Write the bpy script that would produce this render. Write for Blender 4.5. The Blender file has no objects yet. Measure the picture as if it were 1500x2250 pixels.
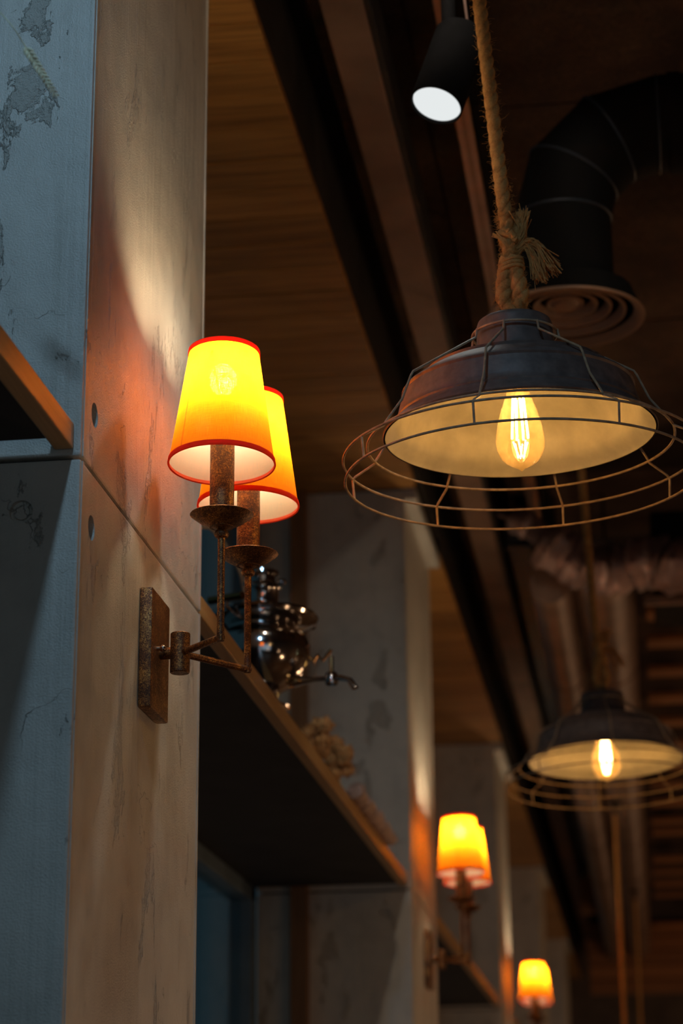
import bpy, bmesh, math, random
import numpy as np
from mathutils import Vector, Matrix
random.seed(7)
PI = math.pi
S = bpy.context.scene
COL = S.collection

# ------------------------------------------------------------------ camera
F = 4720.0                                   # focal length in pixels of the 1500x2250 frame
def _n(v): v = np.array(v, float); return v/np.linalg.norm(v)
_Y = _n([1456-750, -(2680-1125), -F])        # depth direction seen by the camera
_Z = _n([-120, 14325, -F]); _Z = _n(_Z-_Y*np.dot(_Z, _Y))
_X = np.cross(_Y, _Z)
R = np.array([_X, _Y, _Z])
CAM = np.array([0, 0, 1.5])
cam = bpy.data.cameras.new('camera'); camo = bpy.data.objects.new('camera', cam); COL.objects.link(camo)
cam.sensor_fit = 'VERTICAL'; cam.sensor_height = 36; cam.sensor_width = 24; cam.lens = F/2250*36
cam.clip_start = .05; cam.clip_end = 80
camo.matrix_world = Matrix.Translation(CAM) @ Matrix(R.tolist()).to_4x4()
cam.dof.use_dof = True; cam.dof.focus_distance = 2.62; cam.dof.aperture_fstop = 5.0
S.camera = camo
def ray(px, py): return Vector(R @ np.array([px-750, -(py-1125), -F])/F)
def at(px, py, d): return Vector(CAM)+ray(px, py)*d

# ------------------------------------------------------------------ world, exposure, lights
S.view_settings.view_transform = 'Standard'; S.view_settings.look = 'None'
S.view_settings.gamma = 1; S.view_settings.use_curve_mapping = False
S.view_settings.exposure = 0.0
S.cycles.use_denoising = True
S.cycles.max_bounces = 8; S.cycles.diffuse_bounces = 4; S.cycles.transparent_max_bounces = 12
S.cycles.sample_clamp_indirect = 4.0
W = bpy.data.worlds.new('World'); S.world = W; W.use_nodes = True
W.node_tree.nodes['Background'].inputs[0].default_value = (.20, .38, .48, 1)   # dusk outside the windows
W.node_tree.nodes['Background'].inputs[1].default_value = .085

def lamp(name, kind, loc, power, color, target=None, parent=None, **k):
    l = bpy.data.lights.new(name, kind); l.energy = power; l.color = color
    o = bpy.data.objects.new(name, l); COL.objects.link(o); o.location = loc
    for a, b in k.items(): setattr(l, a, b)
    if target is not None:
        o.rotation_euler = (Vector(target)-Vector(loc)).to_track_quat('-Z', 'Y').to_euler()
    if parent: o.parent = parent
    return o
COOL = (.38, .68, 1.0); WHITE = (.80, .93, 1.0); WARM = (1.0, .55, .24)
# ceiling spots of the room that stand above and behind the camera's view
lamp('ceiling_spot_light', 'SPOT', (-.43, .95, 3.38), 20, COOL, (-.80, 2.19, 2.45), spot_size=1.25, spot_blend=.7, shadow_soft_size=.04)
lamp('ceiling_spot_light', 'SPOT', (-.24, 2.2, 3.70), 50, (1, .84, .68), (-.70, 5.5, 2.2), spot_size=.8, spot_blend=.6, shadow_soft_size=.04)
# daylight of the windows behind the camera
lamp('street_window_light', 'AREA', (1.2, -2.6, 1.7), 7, (.58, .80, 1.0), (0.4, 2.2, 2.3), shape='RECTANGLE', size=3.0, size_y=1.8)
# added warm fill points without fittings, for the dining room's ambient light
for lx, ly in ((1.5, -1.2), (3.0, .6), (1.7, 2.4), (3.0, 4.4), (1.7, 6.6), (3.0, 8.8), (1.7, 11.2), (3.0, 13.6), (1.5, 15.4)):
    lamp('dining_fill_light', 'POINT', (lx, ly, 1.25), {-1.2: 1.5, .6: 2, 2.4: 6, 4.4: 15}.get(ly, 16), (1, .58, .31), shadow_soft_size=.07)

# ------------------------------------------------------------------ materials
def NT(name):
    m = bpy.data.materials.new(name); m.use_nodes = True
    nt = m.node_tree; nt.nodes.clear()
    return m, nt
def nd(nt, t, **k):
    x = nt.nodes.new(t)
    for a, b in k.items():
        if a.startswith('i_'):
            key = a[2:]; key = int(key) if key.isdigit() else key.replace('_', ' ')
            x.inputs[key].default_value = b
        else: setattr(x, a, b)
    return x
def ramp(nt, fac, stops):
    r = nd(nt, 'ShaderNodeValToRGB'); e = r.color_ramp.elements
    e[0].position, e[0].color = stops[0][0], (*stops[0][1], 1)
    e[1].position, e[1].color = stops[-1][0], (*stops[-1][1], 1)
    for p, c in stops[1:-1]:
        x = e.new(p); x.color = (*c, 1)
    nt.links.new(fac, r.inputs[0]); return r.outputs[0]
def coords(nt, scale=(1, 1, 1), kind='Object', loc=(0, 0, 0)):
    tc = nd(nt, 'ShaderNodeTexCoord'); mp = nd(nt, 'ShaderNodeMapping')
    mp.inputs['Scale'].default_value = scale; mp.inputs['Location'].default_value = loc
    nt.links.new(tc.outputs[kind], mp.inputs[0]); return mp.outputs[0]
def noise(nt, vec, scale, detail=4, rough=.55, dist=0):
    x = nd(nt, 'ShaderNodeTexNoise'); x.inputs['Scale'].default_value = scale
    x.inputs['Detail'].default_value = detail; x.inputs['Roughness'].default_value = rough
    x.inputs['Distortion'].default_value = dist
    nt.links.new(vec, x.inputs['Vector']); return x.outputs['Fac']
def math_(nt, op, a, b=None, c=None):
    x = nd(nt, 'ShaderNodeMath', operation=op)
    for i, v in enumerate((a, b, c)):
        if v is None: continue
        if isinstance(v, (int, float)): x.inputs[i].default_value = v
        else: nt.links.new(v, x.inputs[i])
    return x.outputs[0]
def mixc(nt, fac, a, b):
    x = nd(nt, 'ShaderNodeMix', data_type='RGBA')
    for i, v in ((0, fac), (6, a), (7, b)):
        if isinstance(v, (int, float)): x.inputs[i].default_value = v
        elif isinstance(v, tuple): x.inputs[i].default_value = (*v, 1)
        else: nt.links.new(v, x.inputs[i])
    return x.outputs[2]
def bump(nt, h, strength=.5, dist=.002, normal=None):
    b = nd(nt, 'ShaderNodeBump'); b.inputs['Strength'].default_value = strength; b.inputs['Distance'].default_value = dist
    nt.links.new(h, b.inputs['Height'])
    if normal is not None: nt.links.new(normal, b.inputs['Normal'])
    return b.outputs[0]
def principled(nt, color, rough=.5, metal=0, normal=None, spec=.5, **k):
    p = nd(nt, 'ShaderNodeBsdfPrincipled'); o = nd(nt, 'ShaderNodeOutputMaterial')
    for key, v in (('Base Color', color), ('Roughness', rough), ('Metallic', metal), ('Specular IOR Level', spec)):
        if isinstance(v, tuple): p.inputs[key].default_value = (*v, 1)
        elif isinstance(v, (int, float)): p.inputs[key].default_value = v
        else: nt.links.new(v, p.inputs[key])
    for key, v in k.items(): p.inputs[key].default_value = v
    if normal is not None: nt.links.new(normal, p.inputs['Normal'])
    nt.links.new(p.outputs[0], o.inputs[0]); return p
M = {}
def simple(name, color, rough=.5, metal=0, nscale=0, namp=.25, bs=0, bd=.0005, spec=.5, stretch=(1, 1, 1)):
    m, nt = NT(name)
    if nscale:
        v = coords(nt, stretch); f = noise(nt, v, nscale, 5)
        lo = tuple(c*(1-namp) for c in color); hi = tuple(min(1, c*(1+namp)) for c in color)
        c = ramp(nt, f, [(.3, lo), (.7, hi)])
        principled(nt, c, rough, metal, bump(nt, f, bs, bd) if bs else None, spec)
    else: principled(nt, color, rough, metal, None, spec)
    M[name] = m; return m

def concrete(name, base=(.30, .285, .26)):
    m, nt = NT(name)
    v = coords(nt)
    vs = coords(nt, (5, 5, 1.6)); vs2 = coords(nt, (60, 60, 1.2)); vs3 = coords(nt, (11, 11, 4.2), loc=(3, 1, 2))
    big = noise(nt, v, 3.0, 4); mid = noise(nt, v, 22, 6, .6); fine = noise(nt, v, 420, 3, .6)
    streak = noise(nt, vs, 1.6, 5, .6); lines = noise(nt, vs2, 1.0, 3, .5)
    # trowelled pits: long patches with ragged rims
    pit = noise(nt, vs3, 1.1, 8, .68, .35)
    pm = nd(nt, 'ShaderNodeMapRange'); pm.inputs[1].default_value = .60; pm.inputs[2].default_value = .62
    nt.links.new(pit, pm.inputs[0]); pm = pm.outputs[0]
    lmask = nd(nt, 'ShaderNodeMapRange'); lmask.inputs[1].default_value = .47; lmask.inputs[2].default_value = .56
    nt.links.new(noise(nt, coords(nt, (4, 4, 1.1), loc=(5, 2, 9)), 1.5, 2), lmask.inputs[0]); lmask = lmask.outputs[0]
    # thin ragged cracks
    cr = nd(nt, 'ShaderNodeTexVoronoi', feature='DISTANCE_TO_EDGE'); cr.inputs['Scale'].default_value = 3.2
    cv = nd(nt, 'ShaderNodeVectorMath', operation='ADD')
    nz = nd(nt, 'ShaderNodeTexNoise'); nz.inputs['Scale'].default_value = 9; nz.inputs['Detail'].default_value = 8
    nt.links.new(v, nz.inputs['Vector'])
    sc = nd(nt, 'ShaderNodeVectorMath', operation='SCALE'); sc.inputs['Scale'].default_value = .28
    nt.links.new(nz.outputs['Color'], sc.inputs[0]); nt.links.new(v, cv.inputs[0]); nt.links.new(sc.outputs[0], cv.inputs[1])
    nt.links.new(cv.outputs[0], cr.inputs['Vector'])
    ck = nd(nt, 'ShaderNodeMapRange'); ck.inputs[1].default_value = 0; ck.inputs[2].default_value = .0028
    ck.inputs[3].default_value = 1; ck.inputs[4].default_value = 0
    nt.links.new(cr.outputs['Distance'], ck.inputs[0])
    gate = nd(nt, 'ShaderNodeMapRange'); gate.inputs[1].default_value = .55; gate.inputs[2].default_value = .62
    nt.links.new(noise(nt, coords(nt, (1, 1, 1), loc=(7, 7, 7)), 7, 3), gate.inputs[0])
    crack = math_(nt, 'MULTIPLY', ck.outputs[0], gate.outputs[0])
    b = base
    c1 = ramp(nt, mixf(nt, mixf(nt, big, mid), mixf(nt, streak, big)), [(.34, tuple(x*.72 for x in b)), (.5, b), (.68, tuple(x*1.22 for x in b))])
    c2 = mixc(nt, math_(nt, 'MULTIPLY', pm, .14), c1, tuple(x*.42 for x in b))
    c3 = mixc(nt, math_(nt, 'MULTIPLY', crack, .3), c2, tuple(x*.25 for x in b))
    h = math_(nt, 'MULTIPLY', fine, .50)
    h = math_(nt, 'ADD', h, math_(nt, 'MULTIPLY', mid, .9))
    h = math_(nt, 'ADD', h, math_(nt, 'MULTIPLY', math_(nt, 'MULTIPLY', lines, lmask), 1.3))
    h = math_(nt, 'ADD', h, math_(nt, 'MULTIPLY', streak, .5))
    h = math_(nt, 'SUBTRACT', h, math_(nt, 'MULTIPLY', pm, .45))
    h = math_(nt, 'ADD', h, math_(nt, 'MULTIPLY', math_(nt, 'MULTIPLY', noise(nt, v, 130, 4, .75), pm), 2.6))
    h = math_(nt, 'SUBTRACT', h, math_(nt, 'MULTIPLY', crack, .6))
    r = ramp(nt, mid, [(.3, (.30,)*3), (.7, (.46,)*3)])
    principled(nt, c3, r, 0, bump(nt, h, 1.0, .0022), .85)
    M[name] = m; return m
def mixf(nt, a, b): return math_(nt, 'MULTIPLY', math_(nt, 'ADD', a, b), .5)
concrete('concrete', (.66, .615, .52)); concrete('pale_plaster', (.60, .60, .55))

def wood(name, c0, c1, rough=.45, axis='X', gs=1.0, ridges=True):
    m, nt = NT(name)
    oi = nd(nt, 'ShaderNodeObjectInfo')
    st = {'X': (.9, 16, 16), 'Y': (16, .9, 16), 'Z': (16, 16, .9)}[axis]
    tc = nd(nt, 'ShaderNodeTexCoord'); mp = nd(nt, 'ShaderNodeMapping'); mp.inputs['Scale'].default_value = tuple(s*gs for s in st)
    cx = nd(nt, 'ShaderNodeCombineXYZ')
    for i in range(3): nt.links.new(math_(nt, 'MULTIPLY', oi.outputs['Random'], 40.0), cx.inputs[i])
    nt.links.new(tc.outputs['Object'], mp.inputs[0]); nt.links.new(cx.outputs[0], mp.inputs['Location'])
    g = noise(nt, mp.outputs[0], 2.2, 6, .6, .8); f2 = noise(nt, mp.outputs[0], 9, 3, .5)
    t = math_(nt, 'ADD', math_(nt, 'MULTIPLY', g, .7), math_(nt, 'MULTIPLY', f2, .3))
    c = ramp(nt, t, [(.32, c0), (.68, c1)])
    br = math_(nt, 'ADD', math_(nt, 'MULTIPLY', oi.outputs['Random'], .35), .82)
    hs = nd(nt, 'ShaderNodeHueSaturation'); nt.links.new(c, hs.inputs['Color']); nt.links.new(br, hs.inputs['Value'])
    principled(nt, hs.outputs[0], rough, 0, bump(nt, t, .5, .003 if ridges else .001), .4)
    M[name] = m; return m
wood('soffit_wood', (.24, .105, .022), (.64, .32, .080), .42, 'X')
wood('shelf_wood', (.46, .25, .09), (.68, .42, .17), .36, 'Y')
wood('post_wood', (.16, .075, .028), (.30, .15, .06), .5, 'Z')
wood('slat_wood', (.26, .10, .03), (.42, .18, .06), .45, 'X')

# matte dark things
simple('shelf_underside', (.022, .022, .024), .75, 0, 8, .3)
simple('black_steel', (.004, .004, .0045), .85, 0, 30, .3, spec=.1)
simple('dark_paint', (.020, .017, .015), .7, 0, 12, .4, .3, .001)
simple('diffuser_paint', (.34, .20, .12), .45, 0, 9, .2)
simple('beam_paint', (.26, .155, .105), .55, 0, 6, .3, .2, .001)
simple('duct_metal', (.19, .115, .08), .45, .35, 9, .3, .3, .002)
simple('duct_black', (.004, .0038, .0035), .8, 0, 9, .3, spec=.15)
simple('tray_metal', (.03, .04, .055), .5, .3, 9, .3)
simple('foil', (.30, .19, .165), .5, .55, 14, .4, .9, .01)
simple('track_metal', (.30, .19, .15), .35, .5, 9, .2)
simple('wall_paint', (.12, .085, .065), .8, 0, 5, .3)
simple('floor_boards', (.16, .095, .055), .5, 0, 4, .3, stretch=(1, 8, 1))
simple('grommet', (.05, .05, .05), .5)
simple('window_frame', (.15, .21, .25), .4, .2, 9, .2)
simple('pendant_metal', (.17, .125, .105), .50, .15, 60, .3, .12, .0006)
simple('cage_wire', (.44, .30, .18), .5, 0, 80, .35, .2, .0004)
simple('enamel', (.62, .56, .44), .42, 0, 60, .08, .06, .0004)
simple('chrome', (.58, .56, .54), .12, 1.0, 6, .08)
simple('brass', (.50, .30, .12), .25, 1.0, 6, .2)
simple('pale_cable', (.55, .50, .42), .5)
simple('straw', (.88, .74, .50), .6, 0, 60, .3, .3, .0006)
simple('dried_plant', (.60, .31, .11), .8, 0, 60, .5, .6, .002)
simple('knit', (.56, .42, .37), .9, 0, 45, .4, .8, .003)
simple('knit_lining', (.02, .02, .02), .9)
simple('screw_metal', (.55, .42, .33), .25, 1.0)

def aged_bronze():
    m, nt = NT('aged_bronze')
    v = coords(nt)
    a = noise(nt, v, 420, 6, .72, 1.2); b = noise(nt, v, 45, 4, .6)
    t = math_(nt, 'ADD', math_(nt, 'MULTIPLY', a, .72), math_(nt, 'MULTIPLY', b, .28))
    c = ramp(nt, t, [(.40, (.040, .014, .006)), (.50, (.15, .055, .020)), (.60, (.66, .34, .11))])
    me = ramp(nt, t, [(.42, (.15,)*3), (.58, (.9,)*3)])
    r = ramp(nt, t, [(.42, (.52,)*3), (.6, (.30,)*3)])
    principled(nt, c, r, me, bump(nt, t, .5, .0007), .5)
    M['aged_bronze'] = m
aged_bronze()
def ceiling_mat():
    m, nt = NT('wood_wool')
    v = coords(nt, (1, 1, 1)); n1 = noise(nt, v, 38, 8, .8, 2.5); n2 = noise(nt, v, 2.5, 3)
    t = mixf(nt, n1, n2)
    c = ramp(nt, t, [(.36, (.028, .016, .012)), (.52, (.090, .052, .034)), (.66, (.24, .135, .07))])
    principled(nt, c, .85, 0, bump(nt, n1, .9, .004), .2); M['wood_wool'] = m
ceiling_mat()
def rope_mat():
    m, nt = NT('jute')
    v = coords(nt); a = noise(nt, v, 700, 4, .7, 1.5); b = noise(nt, v, 60, 3)
    t = math_(nt, 'ADD', math_(nt, 'MULTIPLY', a, .6), math_(nt, 'MULTIPLY', b, .4))
    c = ramp(nt, t, [(.34, (.38, .165, .045)), (.5, (.74, .37, .115)), (.66, (.92, .54, .20))])
    principled(nt, c, .85, 0, bump(nt, a, 1.0, .0012), .15); M['jute'] = m
rope_mat()
def emissive(name, color, strength):
    m, nt = NT(name); e = nd(nt, 'ShaderNodeEmission'); o = nd(nt, 'ShaderNodeOutputMaterial')
    e.inputs[0].default_value = (*color, 1); e.inputs[1].default_value = strength
    nt.links.new(e.outputs[0], o.inputs[0]); M[name] = m
emissive('filament_glow', (1, .64, .27), 50)
emissive('sconce_bulb_glow', (1, .78, .50), 200)
emissive('spot_disc', (.90, .94, .94), .88)
def thin_fresnel(nt, ior):
    g = nd(nt, 'ShaderNodeNewGeometry'); mx = nd(nt, 'ShaderNodeMix', data_type='FLOAT')
    mx.inputs[2].default_value = ior; mx.inputs[3].default_value = 1/ior
    nt.links.new(g.outputs['Backfacing'], mx.inputs[0])
    fr = nd(nt, 'ShaderNodeFresnel'); nt.links.new(mx.outputs[0], fr.inputs[0]); return fr
def bulb_glass():
    m, nt = NT('amber_glass')
    tr = nd(nt, 'ShaderNodeBsdfTransparent'); tr.inputs[0].default_value = (1, .86, .58, 1)
    gl = nd(nt, 'ShaderNodeBsdfGlossy'); gl.inputs['Roughness'].default_value = .03
    tl = nd(nt, 'ShaderNodeBsdfTranslucent'); tl.inputs[0].default_value = (1, .66, .28, 1)
    fr = thin_fresnel(nt, 1.35)
    m1 = nd(nt, 'ShaderNodeMixShader'); m2 = nd(nt, 'ShaderNodeMixShader'); o = nd(nt, 'ShaderNodeOutputMaterial')
    v = coords(nt); n = noise(nt, v, 90, 5, .7)
    f = ramp(nt, n, [(.4, (.10,)*3), (.75, (.24,)*3)])
    nt.links.new(f, m1.inputs[0]); nt.links.new(tr.outputs[0], m1.inputs[1]); nt.links.new(tl.outputs[0], m1.inputs[2])
    nt.links.new(fr.outputs[0], m2.inputs[0]); nt.links.new(m1.outputs[0], m2.inputs[1]); nt.links.new(gl.outputs[0], m2.inputs[2])
    nt.links.new(m2.outputs[0], o.inputs[0]); M['amber_glass'] = m
bulb_glass()
def pane_glass():
    m, nt = NT('pane_glass')
    tr = nd(nt, 'ShaderNodeBsdfTransparent'); tr.inputs[0].default_value = (.80, .92, .95, 1)
    gl = nd(nt, 'ShaderNodeBsdfGlossy'); gl.inputs['Roughness'].default_value = .01
    fr = thin_fresnel(nt, 1.5)
    m2 = nd(nt, 'ShaderNodeMixShader'); o = nd(nt, 'ShaderNodeOutputMaterial')
    nt.links.new(fr.outputs[0], m2.inputs[0]); nt.links.new(tr.outputs[0], m2.inputs[1]); nt.links.new(gl.outputs[0], m2.inputs[2])
    nt.links.new(m2.outputs[0], o.inputs[0]); M['pane_glass'] = m
pane_glass()
def shade_fabric():
    m, nt = NT('orange_linen')
    tc = nd(nt, 'ShaderNodeTexCoord'); sp = nd(nt, 'ShaderNodeSeparateXYZ'); nt.links.new(tc.outputs['Object'], sp.inputs[0])
    ang = math_(nt, 'ARCTAN2', sp.outputs[1], sp.outputs[0])
    cb = nd(nt, 'ShaderNodeCombineXYZ')
    nt.links.new(math_(nt, 'MULTIPLY', ang, .055), cb.inputs[0]); nt.links.new(sp.outputs[2], cb.inputs[1])
    def threads(sx, sy, seed):
        mp = nd(nt, 'ShaderNodeMapping'); mp.inputs['Scale'].default_value = (sx, sy, 1); mp.inputs['Location'].default_value = (seed, seed, 0)
        nt.links.new(cb.outputs[0], mp.inputs[0]); return noise(nt, mp.outputs[0], 1.0, 3, .6)
    w1 = threads(1500, 60, 2); w2 = threads(60, 1500, 5)
    wv = mixf(nt, w1, w2)
    # two vertical seams where the cloth laps
    seam = math_(nt, 'LESS_THAN', math_(nt, 'ABSOLUTE', math_(nt, 'SUBTRACT', ang, -2.25)), .018)
    tcol = ramp(nt, wv, [(.35, (.74, .175, .003)), (.65, (1.0, .270, .006))])
    tcol = mixc(nt, math_(nt, 'MULTIPLY', seam, .55), tcol, (.45, .05, .004))
    dcol = ramp(nt, wv, [(.35, (.62, .17, .05)), (.65, (.82, .28, .09))])
    tl = nd(nt, 'ShaderNodeBsdfTranslucent'); df = nd(nt, 'ShaderNodeBsdfDiffuse'); tp = nd(nt, 'ShaderNodeBsdfTransparent')
    nt.links.new(tcol, tl.inputs[0]); nt.links.new(dcol, df.inputs[0])
    nb = bump(nt, wv, .5, .0006); nt.links.new(nb, df.inputs['Normal'])
    m1 = nd(nt, 'ShaderNodeMixShader'); m1.inputs[0].default_value = .15
    nt.links.new(tl.outputs[0], m1.inputs[1]); nt.links.new(df.outputs[0], m1.inputs[2])
    hole = ramp(nt, wv, [(.50, (0,)*3), (.64, (.014,)*3)])
    m2 = nd(nt, 'ShaderNodeMixShader'); nt.links.new(hole, m2.inputs[0]); nt.links.new(m1.outputs[0], m2.inputs[1]); nt.links.new(tp.outputs[0], m2.inputs[2])
    # lining: the inner side is pale cloth
    li = nd(nt, 'ShaderNodeBsdfDiffuse'); li.inputs[0].default_value = (.92, .78, .62, 1)
    m3 = nd(nt, 'ShaderNodeMixShader'); m3.inputs[0].default_value = .5
    nt.links.new(tl.outputs[0], m3.inputs[1]); nt.links.new(li.outputs[0], m3.inputs[2])
    m4 = nd(nt, 'ShaderNodeMixShader'); nt.links.new(hole, m4.inputs[0]); nt.links.new(m3.outputs[0], m4.inputs[1]); nt.links.new(tp.outputs[0], m4.inputs[2])
    geo = nd(nt, 'ShaderNodeNewGeometry'); fin = nd(nt, 'ShaderNodeMixShader'); o = nd(nt, 'ShaderNodeOutputMaterial')
    nt.links.new(geo.outputs['Backfacing'], fin.inputs[0]); nt.links.new(m2.outputs[0], fin.inputs[1]); nt.links.new(m4.outputs[0], fin.inputs[2])
    nt.links.new(fin.outputs[0], o.inputs[0]); M['orange_linen'] = m
shade_fabric()
def trim_fabric():
    m, nt = NT('red_binding')
    tl = nd(nt, 'ShaderNodeBsdfTranslucent'); tl.inputs[0].default_value = (1, .20, .09, 1)
    df = nd(nt, 'ShaderNodeBsdfDiffuse'); df.inputs[0].default_value = (.85, .17, .08, 1)
    m1 = nd(nt, 'ShaderNodeMixShader'); m1.inputs[0].default_value = .35; o = nd(nt, 'ShaderNodeOutputMaterial')
    nt.links.new(tl.outputs[0], m1.inputs[1]); nt.links.new(df.outputs[0], m1.inputs[2]); nt.links.new(m1.outputs[0], o.inputs[0])
    M['red_binding'] = m
trim_fabric()

# ------------------------------------------------------------------ mesh helpers
class MB:
    def __init__(s): s.v = []; s.f = []
    def add(s, vs, fs):
        n = len(s.v); s.v += [tuple(p) for p in vs]; s.f += [tuple(i+n for i in f) for f in fs]; return s
    def box(s, a, b):
        (x0, y0, z0), (x1, y1, z1) = a, b
        return s.add([(x0, y0, z0), (x1, y0, z0), (x1, y1, z0), (x0, y1, z0), (x0, y0, z1), (x1, y0, z1), (x1, y1, z1), (x0, y1, z1)],
                     [(0, 3, 2, 1), (4, 5, 6, 7), (0, 1, 5, 4), (1, 2, 6, 5), (2, 3, 7, 6), (3, 0, 4, 7)])
    def lathe(s, prof, seg=48, c=(0, 0, 0), cap0=False, cap1=False):
        vs = []; fs = []
        for r, z in prof:
            for k in range(seg):
                a = 2*PI*k/seg; vs.append((c[0]+r*math.cos(a), c[1]+r*math.sin(a), c[2]+z))
        for i in range(len(prof)-1):
            for k in range(seg):
                k2 = (k+1) % seg; fs.append((i*seg+k, i*seg+k2, (i+1)*seg+k2, (i+1)*seg+k))
        if cap0: fs.append(tuple(range(seg))[::-1])
        if cap1: fs.append(tuple((len(prof)-1)*seg+k for k in range(seg)))
        return s.add(vs, fs)
    def tube(s, pts, r, seg=8, closed=False, caps=True):
        P = [Vector(p) for p in pts]; n = len(P)
        rr = r if isinstance(r, (list, tuple)) else [r]*n
        T = []
        for i in range(n):
            a = P[(i-1) % n] if (closed or i > 0) else P[i]; b = P[(i+1) % n] if (closed or i < n-1) else P[i]
            T.append((b-a).normalized())
        up = Vector((0, 0, 1)) if abs(T[0].z) < .9 else Vector((1, 0, 0))
        N = (up-T[0]*up.dot(T[0])).normalized(); vs = []
        for i in range(n):
            N = (N-T[i]*N.dot(T[i])); N = N.normalized() if N.length > 1e-9 else T[i].orthogonal().normalized()
            B = T[i].cross(N)
            for k in range(seg):
                a = 2*PI*k/seg; vs.append(P[i]+(N*math.cos(a)+B*math.sin(a))*rr[i])
        fs = []
        m = n if closed else n-1
        for i in range(m):
            j = (i+1) % n
            for k in range(seg):
                k2 = (k+1) % seg; fs.append((i*seg+k, i*seg+k2, j*seg+k2, j*seg+k))
        if caps and not closed: fs.append(tuple(range(seg))[::-1]); fs.append(tuple((n-1)*seg+k for k in range(seg)))
        return s.add(vs, fs)
    def ring(s, R_, r, z=0, c=(0, 0), seg=96, k=8):
        return s.tube([(c[0]+R_*math.cos(2*PI*i/seg), c[1]+R_*math.sin(2*PI*i/seg), z) for i in range(seg)], r, k, closed=True)
    def build(s, name, mat, parent=None, smooth=True, bevel=0, loc=None):
        me = bpy.data.meshes.new(name); me.from_pydata(s.v, [], s.f); me.validate()
        if bevel:
            bm = bmesh.new(); bm.from_mesh(me)
            bmesh.ops.bevel(bm, geom=bm.edges[:], offset=bevel, segments=2, affect='EDGES', profile=.6)
            bm.to_mesh(me); bm.free()
        if smooth:
            me.polygons.foreach_set('use_smooth', [True]*len(me.polygons))
            try: me.set_sharp_from_angle(angle=math.radians(38))
            except Exception: pass
        me.materials.append(M[mat]); me.update()
        o = bpy.data.objects.new(name, me); COL.objects.link(o)
        if parent is not None: o.parent = parent
        if loc is not None: o.location = loc
        return o
def thing(name, label, cat, loc=(0, 0, 0), group=None):
    o = bpy.data.objects.new(name, None); o.empty_display_size = .05; COL.objects.link(o); o.location = loc
    o['label'] = label; o['category'] = cat
    if group: o['group'] = group
    return o
def tag(o, label=None, cat=None, group=None, kind=None):
    if label: o['label'] = label
    if cat: o['category'] = cat
    if group: o['group'] = group
    if kind: o['kind'] = kind
    return o
def struct(o, label, cat='building part'):
    return tag(o, label, cat, kind='structure')
def dup(o, parent=None):
    c = o.copy(); COL.objects.link(c)
    if parent is not None: c.parent = parent
    for ch in list(o.children): dup(ch, c)
    return c
def boolean_cut(o, cutters):
    for cu in cutters:
        md = o.modifiers.new('cut', 'BOOLEAN'); md.operation = 'DIFFERENCE'; md.solver = 'EXACT'; md.object = cu
    dg = bpy.context.evaluated_depsgraph_get(); dg.update()
    me = bpy.data.meshes.new_from_object(o.evaluated_get(dg)); o.modifiers.clear(); o.data = me
    for cu in cutters: bpy.data.objects.remove(cu)

# ------------------------------------------------------------------ setting
XP = -.598; XW = -1.0; ZS = 3.40; T = 3.33; Y0 = 2.19; PW = .66; ZC = 3.76; GZ = 2.312
XE = -.565                                     # room edge of the wooden soffit
struct(MB().box((-1.5, -3.2, -.1), (4.2, 19.5, 0)).build('floor', 'floor_boards', smooth=False), 'brown boarded restaurant floor below the lamps', 'floor')
ce = struct(MB().box((-1.4, -3.2, ZC+.012), (4.2, 19.5, ZC+.1)).build('ceiling', 'dark_paint', smooth=False), 'dark brown mottled panelled ceiling above the beam and ducts', 'ceiling')
y = -3.1; k = 0
while y < 19.3:
    x = -.575
    for w in (1.30, 1.2, 1.2, .95):
        MB().box((x+.004, y+.004, ZC), (x+w-.004, y+1.196, ZC+.02)).build('ceiling_panel', 'wood_wool', ce, smooth=False); x += w
    y += 1.2
struct(MB().box((4.0, -3.2, 0), (4.15, 19.5, ZC)).build('wall_right', 'wall_paint', smooth=False), 'brown painted wall on the far side of the dining room', 'wall')
struct(MB().box((-1.4, -3.2, 0), (4.0, -3.05, ZC)).build('wall_back', 'wall_paint', smooth=False), 'brown painted wall behind the tables', 'wall')
struct(MB().box((-1.4, 18.2, 0), (4.0, 18.35, ZC)).build('wall_end', 'wall_paint', smooth=False), 'dim grey brown wall closing the far end of the room', 'wall')
# outer wall: sill wall and the plaster above the soffit
struct(MB().box((-1.4, -3.05, 0), (XW-.06, 18.2, .85)).build('wall_left', 'wall_paint', smooth=False), 'low outer wall under the windows', 'wall')

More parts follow.
